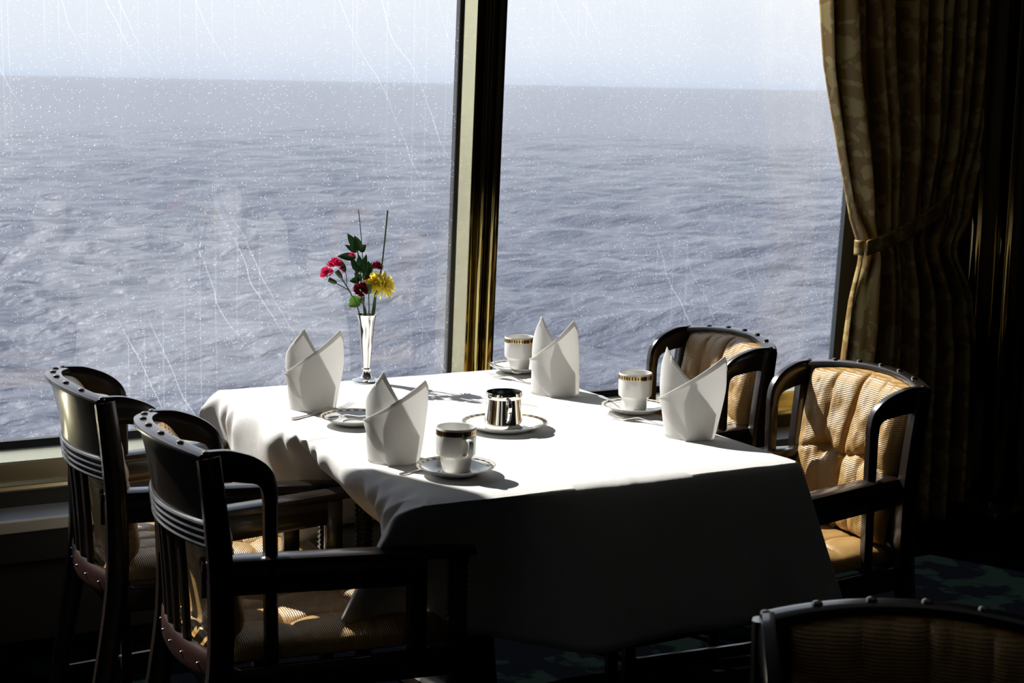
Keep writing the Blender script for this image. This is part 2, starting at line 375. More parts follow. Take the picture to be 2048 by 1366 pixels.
# ------------------------------------------------------------------ room shell
TILT = math.tan(rad(3.0))
def gy(z): return 1.27-TILT*(z-.5)      # glass plane leans into the room
WT = 2.74                                # head of the windows
def struct(name, bm, m, parent=None, smooth=False):
    o = obj_from_bm(name, bm, m, parent, smooth)
    if parent is None: o['kind'] = 'structure'
    return o
def sbox(name, m, *a, bev=0, parent=None):
    bm = bmesh.new(); box(bm, *a, bev=bev); return struct(name, bm, m, parent)
XL, XR, YB, ZC = -4.2, 3.3, -4.6, 2.95
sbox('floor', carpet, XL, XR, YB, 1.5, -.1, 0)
sbox('ceiling', ceilm, XL, XR, YB, 1.20, ZC, ZC+.1)
sbox('wall_left', wallm, XL-.1, XL, YB, 1.5, 0, ZC)
sbox('wall_right', wallm, XR, XR+.1, YB, 1.5, 0, ZC)
sbox('wall_back', wallm, XL, XR, YB-.1, YB, 0, ZC)
# window wall: below the sill, above the head, right of the last pane
bm = bmesh.new(); box(bm, XL, XR, 1.30, 1.5, 0, .47); box(bm, XL, XR, 1.13, 1.20, WT, ZC); box(bm, 2.56, XR, 1.12, 1.5, .47, WT)
struct('wall_window', bm, wallm)
# ledge
bm = bmesh.new(); box(bm, XL, XR, 1.068, 1.30, .325, .35, bev=.003); struct('trim_1', bm, ledge_m)
bm = bmesh.new(); box(bm, XL, XR, 1.045, 1.068, .318, .351, bev=.004); struct('trim_2', bm, ledge_edge)
bm = bmesh.new(); box(bm, XL, XR, 1.055, 1.066, .235, .318); box(bm, XL, XR, 1.10, 1.12, 0, .24)
struct('trim_3', bm, under_m)
# back panel between ledge and brass
sbox('trim_4', under_m, XL, XR, 1.20, 1.30, .35, .405)
# brass sill rail : extruded profile along x
def extr_x(name, prof, m, x0, x1):
    bm = bmesh.new(); A = [bm.verts.new((x0, y, z)) for y, z in prof]; B = [bm.verts.new((x1, y, z)) for y, z in prof]
    n = len(prof)
    for i in range(n): bm.faces.new((A[i], A[(i+1) % n], B[(i+1) % n], B[i]))
    bm.faces.new(A[::-1]); bm.faces.new(B)
    bmesh.ops.recalc_face_normals(bm, faces=bm.faces)
    return struct(name, bm, m)
sill = extr_x('trim_5', [(1.275, .400), (1.275, .503), (1.255, .502), (1.172, .484), (1.168, .478), (1.168, .455), (1.185, .452), (1.185, .430), (1.176, .427), (1.168, .418), (1.160, .417), (1.158, .408), (1.165, .402)], brass_bar, XL, 2.067)
extr_x('trim_6', [(1.285, .49), (1.285, .522), (1.262, .521), (1.250, .500), (1.262, .495)], gasket, XL, 2.067)
# screws on sill
# mullions: profile in (x,y) swept up along the lean
def mullion(name, x0):
    prof = [(0, .105), (0, .0), (.006, -.001), (.012, .003), (.014, .012), (.020, .014), (.024, .008)]
    for i in range(9):
        a = math.pi*i/8; prof.append((.043-.017*math.cos(a), .010-.018*math.sin(a)))
    prof += [(.062, .008), (.065, .014), (.071, .014), (.074, .003), (.080, -.001), (.097, -.001), (.100, .004), (.100, .105)]
    bm = bmesh.new(); R = []
    for z in (.40, WT+.05):
        R.append([bm.verts.new((x0+px, gy(z)-.105+py, z)) for px, py in prof])
    n = len(prof)
    for i in range(n): bm.faces.new((R[0][i], R[0][(i+1) % n], R[1][(i+1) % n], R[1][i]))
    bm.faces.new(R[0][::-1]); bm.faces.new(R[1]); bmesh.ops.recalc_face_normals(bm, faces=bm.faces)
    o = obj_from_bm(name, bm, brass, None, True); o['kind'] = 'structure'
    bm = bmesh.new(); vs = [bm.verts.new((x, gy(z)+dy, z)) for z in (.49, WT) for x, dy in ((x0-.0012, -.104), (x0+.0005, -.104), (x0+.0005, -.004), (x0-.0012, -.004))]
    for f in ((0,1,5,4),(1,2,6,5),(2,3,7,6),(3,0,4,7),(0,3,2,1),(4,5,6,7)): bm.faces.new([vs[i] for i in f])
    g = obj_from_bm('side_sheen_strip', bm, brass_sky_sheen, o, False); g['label'] = 'brass side face with the sky reflection painted in'  # thin strip added over the mullion side to carry the painted sky sheen
    bm = bmesh.new()
    for xa, xb in ((x0-.009, x0+.001), (x0+.099, x0+.105)):
        vs = [bm.verts.new((x, gy(z)+dy, z)) for z in (.5, WT) for x, dy in ((xa, -.006), (xb, -.006), (xb, .02), (xa, .02))]
        for f in ((0,1,5,4),(1,2,6,5),(2,3,7,6),(3,0,4,7),(0,3,2,1),(4,5,6,7)): bm.faces.new([vs[i] for i in f])
    g = obj_from_bm('gasket', bm, gasket, o, False)
mullion('trim_7', .545); mullion('trim_8', -1.185); mullion('trim_9', -2.7)
# right frame pillar, blue-grey painted reveal
bm = bmesh.new()
vs = [bm.verts.new((x, gy(z)+dy, z)) for z in (.40, WT) for x, dy in ((2.067, -.02), (2.60, -.06), (2.60, .02), (2.067, .004))]
for f in ((0,1,5,4),(1,2,6,5),(2,3,7,6),(3,0,4,7),(0,3,2,1),(4,5,6,7)): bm.faces.new([vs[i] for i in f])
struct('trim_10', bm, blue_panel)
# panes
for i, (xa, xb) in enumerate(((XL, -2.69), (-2.61, -1.18), (-1.09, .552), (.638, 2.07))):
    bm = bmesh.new()
    vs = [bm.verts.new((x, gy(z), z)) for x, z in ((xa, .5), (xb, .5), (xb, WT), (xa, WT))]
    bm.faces.new(vs); struct('window_%d' % (i+1), bm, glass)

# bronze clad column by the curtain: bundle of half-round mirror flutes
def column():
    root = empty('bronze_column', (2.66, 1.0, 0)); 
    bm = bmesh.new(); prof = []
    cx, cy = 0, 0
    for k in range(6):
        a0 = rad(180+k*36-10); 
        for i in range(9):
            t_ = i/8; a = a0+rad(36)*t_; rr = .20+.035*math.sin(math.pi*t_)
            prof.append((rr*math.cos(a), rr*math.sin(a)))
    prof += [(.2, .2), (-.15, .2)]
    R = [[bm.verts.new((x, y, z)) for x, y in prof] for z in (0.08, ZC)]
    n = len(prof)
    for i in range(n): bm.faces.new((R[0][i], R[0][(i+1) % n], R[1][(i+1) % n], R[1][i]))
    bm.faces.new(R[0][::-1]); bm.faces.new(R[1]); bmesh.ops.recalc_face_normals(bm, faces=bm.faces)
    obj_from_bm('fluted_cladding', bm, darkbrass, root)
    bm = bmesh.new(); box(bm, -.25, .25, -.25, .22, 0, .08, bev=.01); obj_from_bm('plinth', bm, wood, root)
    tag(root, 'dark polished bronze fluted column at the right edge beyond the curtain', 'column')
column()

# ------------------------------------------------------------------ curtain
def build_curtain():
    keyz = [2.80, 1.81, 1.60, 1.32, 1.09, 1.00, .955, .82, .615, .30, .02]
    left = [1.760, 1.770, 1.800, 1.868, 1.926, 1.966, 1.974, 1.945, 1.925, 1.905, 1.895]
    right = [2.50, 2.49, 2.48, 2.45, 2.40, 2.34, 2.34, 2.42, 2.46, 2.47, 2.47]
    def ip(arr, z): return float(np.interp(-z, [-k for k in keyz], arr))
    bm = bmesh.new(); uvs = {}
    NU, NV = 150, 110
    def tie_z(x): return 1.0+.42*(x-1.95)
    def fn(u, v):
        z = 2.80-(2.80-.02)*v
        l, r = ip(left, z), ip(right, z)
        g = max(0, (u-.05)/.95)+.012*min(1, u/.05); x = l+(r-l)*g
        near = math.exp(-((z-tie_z(x))/.16)**2)
        amp = .042*(1-.75*near)
        ph = u*2*math.pi*6.2
        pa = ph+.7*math.sin(u*9)+.3*math.sin(z*1.3)+1.6; y = .985-amp*math.sin(pa+.75*math.cos(pa))-.012*math.sin(ph*2.3+z*2)
        y -= .02*near*math.sin(ph*3)*.4
        y += .10*(1-.35*near)*max(0, 1-u/.05)
        if z < .95: y += .035*math.exp(-((u-.19)/.016)**2)
        x += .012*math.sin(z*7+u*12)*(1-u)*.3
        return Vector((x, y, z))
    V = grid(bm, fn, NU, NV)
    uvl = bm.loops.layers.uv.new('UV')
    pos = {}
    for i in range(NU):
        for j in range(NV): pos[V[i][j]] = (i/(NU-1)*1.5, 2.78*(1-j/(NV-1)))
    for f in bm.faces:
        for l in f.loops: l[uvl].uv = pos[l.vert]
    o = obj_from_bm('curtain', bm, curt); solidify(o, .003)
    tag(o, 'gold damask curtain tied back at the right of the window', 'curtain')
    # tieback band
    bm = bmesh.new(); uvl = bm.loops.layers.uv.new('UV')
    def fb(u, v):
        x = 1.945+(2.36-1.945)*u
        zc = 1.0+.42*(x-1.95)-.035*math.sin(math.pi*min(u*1.1, 1))*0.3
        bulge = .055*math.sin(math.pi*min(1, u*.95+.12))**.5
        return Vector((x, .985-bulge*.9+.003*math.sin(u*30), zc+(.5-v)*(.05+.012*u)))
    V = grid(bm, fb, 50, 7)
    # wrap round the left edge
    def fw_(u, v):
        a = math.pi*u
        return Vector((1.945-.014*math.sin(a), .969+.04*(1-math.cos(a))/2, .998+(.5-v)*.05))
    grid(bm, fw_, 10, 7, flip=True)
    pos = {v: (v.co.x*2, v.co.z*2) for v in bm.verts}
    for f in bm.faces:
        for l in f.loops: l[uvl].uv = pos[l.vert]
    tb = obj_from_bm('tieback', bm, curt, o); solidify(tb, .006)
build_curtain()

# ------------------------------------------------------------------ table
TW, TL, TH = .434, .6165, .75
def build_table():
    root = empty('dining_table', (0, 0, 0)); tag(root, 'dining table hidden under the white tablecloth', 'table')
    bm = bmesh.new(); box(bm, -TW+.055, TW-.055, -TL+.06, TL-.06, .730, .748, bev=.007); obj_from_bm('tabletop', bm, wood, root)
    bm = bmesh.new(); lathe(bm, [(.001, .728), (.12, .728), (.05, .66), (.04, .55), (.055, .4), (.04, .25), (.05, .12), (.06, .05), (.06, .0), (.001, 0)], 32)
    obj_from_bm('pedestal', bm, wood, root)
    for s in (-1, 1):
        bm = bmesh.new(); sweep(bm, [(0, 0, .06), (0, s*.2, .04), (0, s*.42, .02)], (1, 0, 0), prof_rect(.06, .04)); obj_from_bm('foot', bm, wood, root)
build_table()

# cloth: control points (top edge param, mid, bottom)
def build_cloth():
    # each row : top(x,y) , mid(x,y,z), bottom(x,y,z)
    T, L = TW, TL
    rows = [
     # near side from left to right
     ((-T, -L),      (-.462, -.520, .672), (-.520, -.434, .480)),
     ((-.400, -L),   (-.405, -.500, .664), (-.430, -.410, .450)),
     ((-.340, -L),   (-.345, -.492, .662), (-.340, -.420, .425)),
     ((-.285, -L),   (-.275, -.495, .662), (-.265, -.445, .420)),
     ((-.240, -L),   (-.225, -.530, .655), (-.215, -.500, .424)),
     ((-.200, -L),   (-.180, -.600, .645), (-.160, -.585, .425)),
     ((-.080, -L),   (-.075, -.640, .630), (-.070, -.655, .420)),
     ((.060, -L),    (.065, -.636, .630),  (.080, -.640, .428)),
     ((.200, -L),    (.210, -.636, .630),  (.235, -.650, .424)),
     ((.340, -L),    (.355, -.636, .630),  (.385, -.648, .434)),
     ((T-.01, -L),   (.455, -.640, .630),  (.500, -.668, .440)),
     # near right corner
     ((T, -L+.01),   (.468, -.630, .630),  (.520, -.662, .438)),
     ((T, -.585),    (.425, -.600, .665),  (.430, -.635, .440)),
     ((T, -.545),    (.372, -.560, .672),  (.350, -.560, .440)),
     ((T, -.490),    (.425, -.490, .660),  (.400, -.480, .440)),
     ((T, -.300),    (.455, -.300, .640),  (.470, -.300, .440)),
     ((T, -.080),    (.430, -.080, .655),  (.430, -.080, .440)),
     ((T, .015),     (.372, .015, .672),   (.350, .015, .440)),
     ((T, .110),     (.430, .110, .655),   (.430, .110, .440)),
     ((T, .320),     (.455, .320, .640),   (.470, .320, .440)),
     ((T, .500),     (.430, .500, .655),   (.410, .500, .440)),
     ((T, .570),     (.380, .580, .672),   (.360, .590, .440)),
     ((T, L-.01),    (.440, .630, .650),   (.450, .650, .440)),
     # far side
     ((T-.01, L),    (.430, .640, .640),   (.440, .665, .440)),
     ((.150, L),     (.150, .635, .640),   (.150, .650, .430)),
     ((-.150, L),    (-.150, .635, .640),  (-.150, .645, .430)),
     ((-T+.03, L),   (-.42, .640, .640),   (-.43, .660, .430)),
     ((-T, L-.02),   (-.458, .640, .655),  (-.470, .655, .560)),
     ((-T, .575),    (-.452, .600, .680),  (-.440, .590, .600)),
     ((-T, .500),    (-.430, .500, .640),  (-.400, .470, .450)),
     ((-T, .400),    (-.452, .400, .640),  (-.450, .390, .440)),
     ((-T, .280),    (-.445, .270, .640),  (-.440, .260, .445)),
     ((-T, .170),    (-.440, .160, .655),  (-.400, .150, .470)),
     ((-T, .090),    (-.410, .095, .668), (-.340, .100, .500)),
     ((-T, .010),    (-.345, .015, .674), (-.270, .015, .560)),
     ((-T, -.070),   (-.375, -.075, .668), (-.280, -.080, .580)),
     ((-T, -.160),   (-.398, -.158, .668), (-.290, -.170, .575)),
     ((-T, -.290),   (-.402, -.280, .670), (-.300, -.280, .580)),
     ((-T, -.400),   (-.408, -.375, .670), (-.315, -.350, .575)),
     ((-T, -.500),   (-.440, -.440, .664), (-.390, -.385, .520)),
     ((-T, -.580),   (-.458, -.490, .668), (-.500, -.415, .486)),
    ]
    n = len(rows)
    def cyc(P, x):
        i = int(math.floor(x)) % n; f = x-math.floor(x)
        a, b, c, d = P[i-1], P[i], P[(i+1) % n], P[(i+2) % n]
        return 0.5*((2*b)+(c-a)*f+(2*a-5*b+4*c-d)*f*f+(3*b-a-3*c+d)*f**3)
    Tp = [Vector((r[0][0], r[0][1], .753)) for r in rows]; Mp = [Vector(r[1]) for r in rows]; Bp = [Vector(r[2]) for r in rows]
    SUB = 16; ring_n = n*SUB; NV = 26
    bm = bmesh.new(); rings = []
    for k in range(ring_n):
        x = k/SUB
        i = int(x) % n; f = x-int(x)
        top = Tp[i].lerp(Tp[(i+1) % n], f)           # straight table edge
        mid, bot = cyc(Mp, x), cyc(Bp, x)
        outw = Vector((top.x/TW, top.y/TL, 0)); 
        ax = abs(outw.x) > abs(outw.y)
        od = Vector((math.copysign(1, top.x), 0, 0)) if ax else Vector((0, math.copysign(1, top.y), 0))
        colv = []
        for j in range(NV):
            v = j/(NV-1)
            if v < .5:
                s = v/.5; p = top.lerp(mid, s)
            # quadratic through top, mid, bottom
            l0 = (1-v)*(1-2*v); l1 = 4*v*(1-v); l2 = v*(2*v-1)
            p = top*l0+mid*l1+bot*l2
            # rounded shoulder: push out and up close to the edge
            sh = math.exp(-v/.10)
            roll = .006 if not (ax and top.x < 0) else .008
            p += od*roll*(1-sh)*math.exp(-v/.5)
            # pull shoulder height
            p.z += .0
            nz = noise.noise(Vector((top.x*7, top.y*7, v*1.2)))*.012*v + math.sin(k/ring_n*2*math.pi*31)*.004*v*v
            p += od*nz
            if ax and top.x < 0:  # wrinkled left edge
                wv = math.sin(top.y*66+8*noise.noise(Vector((top.y*4, 0, 0))))*.5+.5
                p.z -= .007*wv*math.sin(math.pi*min(1, v*3.2))
                p += od*(.012*wv*math.sin(math.pi*min(1, v*2.0)))
            colv.append(p)
        rings.append(colv)
    # drop onto table edge softly : top surface generated as concentric rings
    NC = 26
    allr = []
    for c in range(NC):
        s = c/(NC-1)           # 0 centre .. 1 edge
        row = []
        for k in range(ring_n):
            t0 = rings[k][0]
            p = Vector((t0.x*s, t0.y*s, .753))
            # round off corners of the plan
            # gentle wrinkles and pressed fold lines
            h = .0016*noise.noise(Vector((p.x*6, p.y*6, 3.1)))+.0010*noise.noise(Vector((p.x*19, p.y*9, 1.0)))
            h += .0022*math.exp(-((p.x-.02)/.006)**2)+.0020*math.exp(-((p.y+.02)/.006)**2)+.0016*math.exp(-((p.y-.42)/.006)**2)
            edge = max(abs(p.x)/TW, abs(p.y)/TL)
            if p.x < -.30: h += .004*math.sin(p.y*66+8*noise.noise(Vector((p.y*4, 0, 0))))*((-.30-p.x)/.134)**2*-.6
            drop = max(0, (edge-.965)/.035)**2*.005
            row.append(bm.verts.new((p.x, p.y, .753+h-drop)))
        allr.append(row)
    for j in range(1, NV):
        row = []
        for k in range(ring_n):
            p = rings[k][j].copy(); v = j/(NV-1)
            dz = allr[NC-1][k].co.z-.753
            p.z += dz*math.exp(-v/.08)
            row.append(bm.verts.new(p))
        allr.append(row)
    for a, b_ in zip(allr, allr[1:]):
        for k in range(ring_n):
            k2 = (k+1) % ring_n
            try: bm.faces.new((a[k], b_[k], b_[k2], a[k2]))
            except ValueError: pass
    bmesh.ops.remove_doubles(bm, verts=allr[0], dist=1e-5)
    bmesh.ops.recalc_face_normals(bm, faces=bm.faces)
    o = obj_from_bm('tablecloth', bm, linen); 
    for p in o.data.polygons: p.use_smooth = True
    m = o.modifiers.new('sm', 'SMOOTH'); m.factor = .5; m.iterations = 2
    solidify(o, .0012, 1)
    tag(o, 'white linen tablecloth draped over the dining table by the window', 'tablecloth')
build_cloth()
TOP = .7545

# ------------------------------------------------------------------ chairs
CW, CD, CZ, CA = .203, .055, .85, .016
RR = (CW*CW+CD*CD)/(2*CD)
def arc(u, off=0.0, d=CD, w_=CW):
    R_ = (w_*w_+d*d)/(2*d); a = u*math.asin(min(1, w_/R_)); 
    return -( (R_+off)*math.cos(a)-(R_-d)), (R_+off)*math.sin(a)
def recl(z): return .03*(1-math.exp(-(CZ-z)/.22)) if z < CZ else 0
def cd(z): return CD-.022*(1-math.exp(-max(0, CZ-z)/.15))
def topz(u): return CZ+CA*(1-u*u)
def P_back(u, z, off=0.0):
    x, y = arc(u, off, cd(z), CW-.008*min(1, max(0, CZ-z)/.3)); return Vector((x+recl(z), y, z))
def armpath(s, ly0=.172):
    # s 0..1 from stile forward
    lx = -.0+.51*s
    ly = ly0+(.277-ly0)*(s**1.15)
    return lx, ly
def build_chair():
    root = empty('dining_armchair')
    # back panel
    bm = bmesh.new()
    NU, NV = 28, 12
    def f_out(u, v): U = -1+2*u; z = .672+(topz(U)-.672-.006)*v; return P_back(U, z, .008)
    def f_in(u, v): U = -1+2*u; z = .672+(topz(U)-.672-.006)*v; return P_back(U, z, -.008)
    A = grid(bm, f_out, NU, NV); B = grid(bm, f_in, NU, NV, flip=True)
    for i in range(NU-1):
        bm.faces.new((A[i][0], B[i][0], B[i+1][0], A[i+1][0])); bm.faces.new((A[i][-1], A[i+1][-1], B[i+1][-1], B[i][-1]))
    for i in (0, -1):
        for j in range(NV-1):
            f = (A[i][j], A[i][j+1], B[i][j+1], B[i][j]); bm.faces.new(f if i == -1 else f[::-1])
    bmesh.ops.recalc_face_normals(bm, faces=bm.faces)
    obj_from_bm('back_panel', bm, wood, root)
    # top rail
    bm = bmesh.new(); pts = []; sd = []
    for i in range(33):
        U = -1.0+2.0*i/32; p = P_back(U, topz(U)); p.z -= .006; pts.append(p); a, b_ = arc(U, .01), arc(U, 0); sd.append((a[0]-b_[0], a[1]-b_[1], 0))
    sweep(bm, pts, sd, prof_rect(.036, .014)); obj_from_bm('top_rail', bm, wood, root)
    for i in range(7):
        U = -1+i/3; p = P_back(U, topz(U))
        bm = bmesh.new(); lathe(bm, [(.0075, -.002), (.0075, .001), (.0065, .0035), (.0035, .005), (0, .0055)], 14, (p.x, p.y, p.z+.001)); obj_from_bm('stud', bm, steel, root)
    # bead mouldings
    bm = bmesh.new()
    for k in range(4):
        z = .716-.0135*k; pts = [P_back(-1+2*i/24, z, .010) for i in range(25)]; sweep(bm, pts, (0, 0, 1), prof_round(.0052, 8))
    obj_from_bm('bead_moulding', bm, wood, root)
    # slats
    for k in range(5):
        U = -.38+.28*k
        bm = bmesh.new(); pts = [P_back(U, z) for z in np.linspace(.68, .445, 8)]; a, b_ = arc(U, .01), arc(U, 0)
        sweep(bm, pts, (a[0]-b_[0], a[1]-b_[1], 0), prof_rect(.012, .022)); obj_from_bm('slat', bm, wood, root)
    # lower back rail, reddish with rivets
    bm = bmesh.new(); pts = [P_back(-.95+1.9*i/20, .435) for i in range(21)]
    sweep(bm, pts, (0, 0, 1), prof_rect(.055, .022)); r = obj_from_bm('lower_back_rail', bm, redwood, root); r['label'] = 'red brown lower back rail with bright rivets'
    for k in range(5):
        p = P_back(-.7+.35*k, .435, .012); bm = bmesh.new(); bmesh.ops.create_uvsphere(bm, u_segments=8, v_segments=6, radius=.0028, matrix=Matrix.Translation(p)); obj_from_bm('rivet', bm, rivetm, r)
    for s in (-1, 1):
        # rear leg / stile
        bm = bmesh.new(); pts = [Vector((-.05, s*.197, 0)), Vector((-.015, s*.197, .2)), Vector((.022, s*.197, .42)), Vector((.026, s*.198, .6)), Vector((.018, s*.201, .72)), Vector((.004, s*.204, .845))]
        pts = [Vector(p) for p in curve_pts(pts, 18)]
        sweep(bm, pts, (1, 0, 0), prof_rect(.040, .030), scale=[.85+.3*min(1, i/6)-.12*max(0, (i-12)/5) for i in range(18)]); obj_from_bm('rear_leg', bm, wood, root)
        # ear bracket and its post
        bm = bmesh.new()
        pts = [Vector(p) for p in ((.000, s*.200, .824), (.040, s*.196, .823), (.082, s*.190, .812), (.110, s*.184, .797), (.124, s*.181, .774), (.127, s*.181, .74), (.127, s*.181, .60), (.127, s*.183, .45), (.127, s*.183, .30), (.127, s*.183, 0))]
        hs = [.062, .060, .052, .040, .030, .026, .025, .025, .025, .025]
        raw = pts; pts = curve_pts(raw[:6], 26)+raw[6:]
        hh = [float(np.interp(i/25*5, range(6), hs[:6])) for i in range(26)]+hs[6:]
        prf = [prof_rect(h, .024) for h in hh]
        sds = []
        for i in range(len(pts)):
            t_ = pts[min(i+1, len(pts)-1)]-pts[max(i-1, 0)]; sds.append(t_.cross(Vector((0, 1, 0))))
        sweep(bm, pts, sds, prf); obj_from_bm('ear_bracket', bm, wood, root)
        # armrest
        bm = bmesh.new(); pts = []; 
        for i in range(15):
            lx, ly = armpath(i/14); pts.append(Vector((lx, s*(ly-.012), .632)))
        sweep(bm, pts, (0, 1, 0), prof_rect(.048, .022), scale=[1]*13+[.92, .7]); obj_from_bm('armrest', bm, wood, root)
        bm = bmesh.new(); pts = []
        for i in range(11):
            lx, ly = armpath(i/14*1.14); pts.append(Vector((lx, s*(ly-.012), .595)))
        sweep(bm, pts, (0, 0, 1), prof_rect(.055, .020)); obj_from_bm('arm_apron', bm, wood, root)
        # arm support
        lx, ly = .40, .0; ly = armpath(.40/.51)[1]-.014
        bm = bmesh.new(); box(bm, lx-.018, lx+.018, s*ly-.012, s*ly+.012, .41, .62, bev=.002); obj_from_bm('arm_support', bm, wood, root)
        # carved front leg
        lx = .478; ly = armpath(.478/.51)[1]-.014
        bm = bmesh.new(); zs = []; z = .622
        prf = []; pts = []
        def addp(z, k): pts.append(Vector((lx, s*ly, z))); prf.append(prof_rect(.036*k, .036*k, 16, 5))
        addp(.622, 1)
        for i in range(12):
            zt = .605-i*.0115; addp(zt, 1.0); addp(zt-.003, .82); addp(zt-.0085, .98)
        addp(.46, 1); addp(.38, 1); addp(.2, .85); addp(0, .75)
        sweep(bm, pts, (1, 0, 0), prf); obj_from_bm('front_leg', bm, wood, root)
        # low stretcher
        bm = bmesh.new(); sweep(bm, [(-.02, s*.195, .12), (.46, s*.245, .12)], (0, 0, 1), prof_rect(.03, .018)); obj_from_bm('stretcher', bm, wood, root)
    # seat frame
    bm = bmesh.new()
    for a, b_ in (((0.02, -.19), (.50, -.235)), ((0.02, .19), (.50, .235)), ((.50, -.235), (.50, .235)), ((.02, -.19), (.02, .19))):
        sweep(bm, [(a[0], a[1], .405), (b_[0], b_[1], .405)], (0, 0, 1), prof_rect(.055, .024))
    obj_from_bm('seat_frame', bm, wood, root)
    # seat cushion
    bm = bmesh.new()
    def prof_plan(u, v):
        U, V = -1+2*u, -1+2*v
        # disc to superellipse mapping
        return U, V
    def seat_top(u, v, sgn):
        U, V = -1+2*u, -1+2*v
        x = .262+.238*U; wdt = .176+.043*(U+1)/2
        # soften plan corners
        y = wdt*V*(1-.06*abs(U)**6); x = .262+.238*U*(1-.05*abs(V)**6)
        e = (max(0, 1-abs(U)**7)*max(0, 1-abs(V)**7))**.42
        t_ = .034*e
        if sgn > 0:
            t_ = .042*e
            for tx in (-.30, .35):
                for ty in (-.38, .38):
                    d2 = ((U-tx)/.12)**2+((V-ty)/.12)**2; t_ -= .014*math.exp(-d2)
                    t_ -= .005*math.exp(-abs(V-ty)/.035)*math.exp(-((U-tx)/.7)**2)
                t_ -= .007*math.exp(-abs(U-tx)/.03)*(1-abs(V)**4)
            t_ -= .006*math.exp(-abs(V)/.03)*(1-abs(U)**4)
            t_ += .003*noise.noise(Vector((U*4, V*4, 7)))*e
        return Vector((x, y, .44+sgn*t_*(1 if sgn > 0 else .25)))
    A = grid(bm, lambda u, v: seat_top(u, v, 1), 72, 72)
    B = grid(bm, lambda u, v: seat_top(u, v, -1), 72, 72, flip=True)
    bmesh.ops.remove_doubles(bm, verts=bm.verts, dist=1e-5)
    bmesh.ops.recalc_face_normals(bm, faces=bm.faces)
    o = obj_from_bm('seat_cushion', bm, leather_seat, root); 
    for p in o.data.polygons: p.use_smooth = True
    # back cushion
    bm = bmesh.new()
    def bc(u, v, side):
        U, V = -1+2*u, v
        z = .475+(topz(U)-.012-.475)*V
        wf = .172-.012*(1-V)
        yy = wf*U
        W_ = CW-.004; Rc = (W_*W_+cd(z)**2)/(2*cd(z))
        xx = -(math.sqrt(max(0, Rc*Rc-yy*yy))-(Rc-cd(z)))+recl(z)+.013
        xx += .028*(1-V)**1.5        # sits a little forward at the bottom
        e = (max(0, 1-abs(U)**6)*max(0, 1-abs(2*V-1)**9))**.45
        t_ = .005*e
        if side > 0:
            t_ = .062*e*(1-.15*V)
            tv = .50
            for tu in (-.42, .42):
                d2 = ((U-tu)/.11)**2+((V-tv)/.06)**2; t_ -= .020*math.exp(-d2)
                c = tu*(1+.25*(V-tv)) if V > tv else tu*(1-.25*(tv-V)*1.0)
                t_ -= .010*math.exp(-abs(U-c)/.045)*min(1, abs(V-tv)*5+.4)*(.9 if V > tv else .6)
            t_ -= .016*math.exp(-abs(U-.02*math.sin(V*9))/.04)
            for c in (-.70, .72, -.2, .22):
                t_ -= .006*math.exp(-abs(U-c-.05*math.sin(V*5+c))/.04)*max(0, V-.62)/.38
            t_ -= .012*math.exp(-abs(V-tv+.02*math.cos(U*7))/.018)*(1-abs(U)**3)
            t_ += .005*noise.noise(Vector((U*5, V*7, 2)))*e+.003*noise.noise(Vector((U*11, V*9, 5)))*e
        return Vector((xx+t_, yy, z))
    grid(bm, lambda u, v: bc(u, v, 1), 84, 96); grid(bm, lambda u, v: bc(u, v, -1), 84, 96, flip=True)
    bmesh.ops.remove_doubles(bm, verts=bm.verts, dist=1e-5)
    bmesh.ops.recalc_face_normals(bm, faces=bm.faces)
    o = obj_from_bm('back_cushion', bm, leather_back, root)
    for p in o.data.polygons: p.use_smooth = True
    # piping round the cushion edge
    bm = bmesh.new(); path = []
    for i in range(30): path.append(bc(.02+.96*i/29, .985, -1))
    for i in range(30): path.append(bc(.985, .97-.94*i/29, -1))
    for i in range(30): path.append(bc(.98-.96*i/29, .015, -1))
    for i in range(30): path.append(bc(.015, .03+.94*i/29, -1))
    path = [p+Vector((.008, 0, 0)) for p in path]
    sweep(bm, path, (1, 0, 0), prof_round(.0035, 6), closed=True); obj_from_bm('piping', bm, leather_back, o)
    return root
proto = build_chair()
chairs = [
 ((-.832, .310), rad(-2.16), 'dark wood armchair left of the table nearest the window, seen from behind', 'armchairs along the left side of the table'),
 ((-.792, -.264), rad(-2.7), 'dark wood armchair in the left foreground, seen from behind with arm beside the cloth corner', 'armchairs along the left side of the table'),
 ((.884, -.282), math.pi+rad(.9), 'tan leather armchair right of the table, nearer one with large sunlit cushion beside the curtain', 'armchairs along the right side of the table'),
 ((.915, .312), math.pi+rad(-2.8), 'tan leather armchair right of the table, farther one against the window behind a napkin', 'armchairs along the right side of the table'),
 ((-.281, -1.768), rad(-130.9), 'shadowed armchair at the bottom right corner, its dark top rail nearest the viewer', None),
]
for i, (xy, rz, lab, g) in enumerate(chairs):
    o = proto if i == 0 else copy_tree(proto)
    o.location = (xy[0], xy[1], 0); o.rotation_euler = (0, 0, rz); tag(o, lab, 'chair')
    if g: o['group'] = g

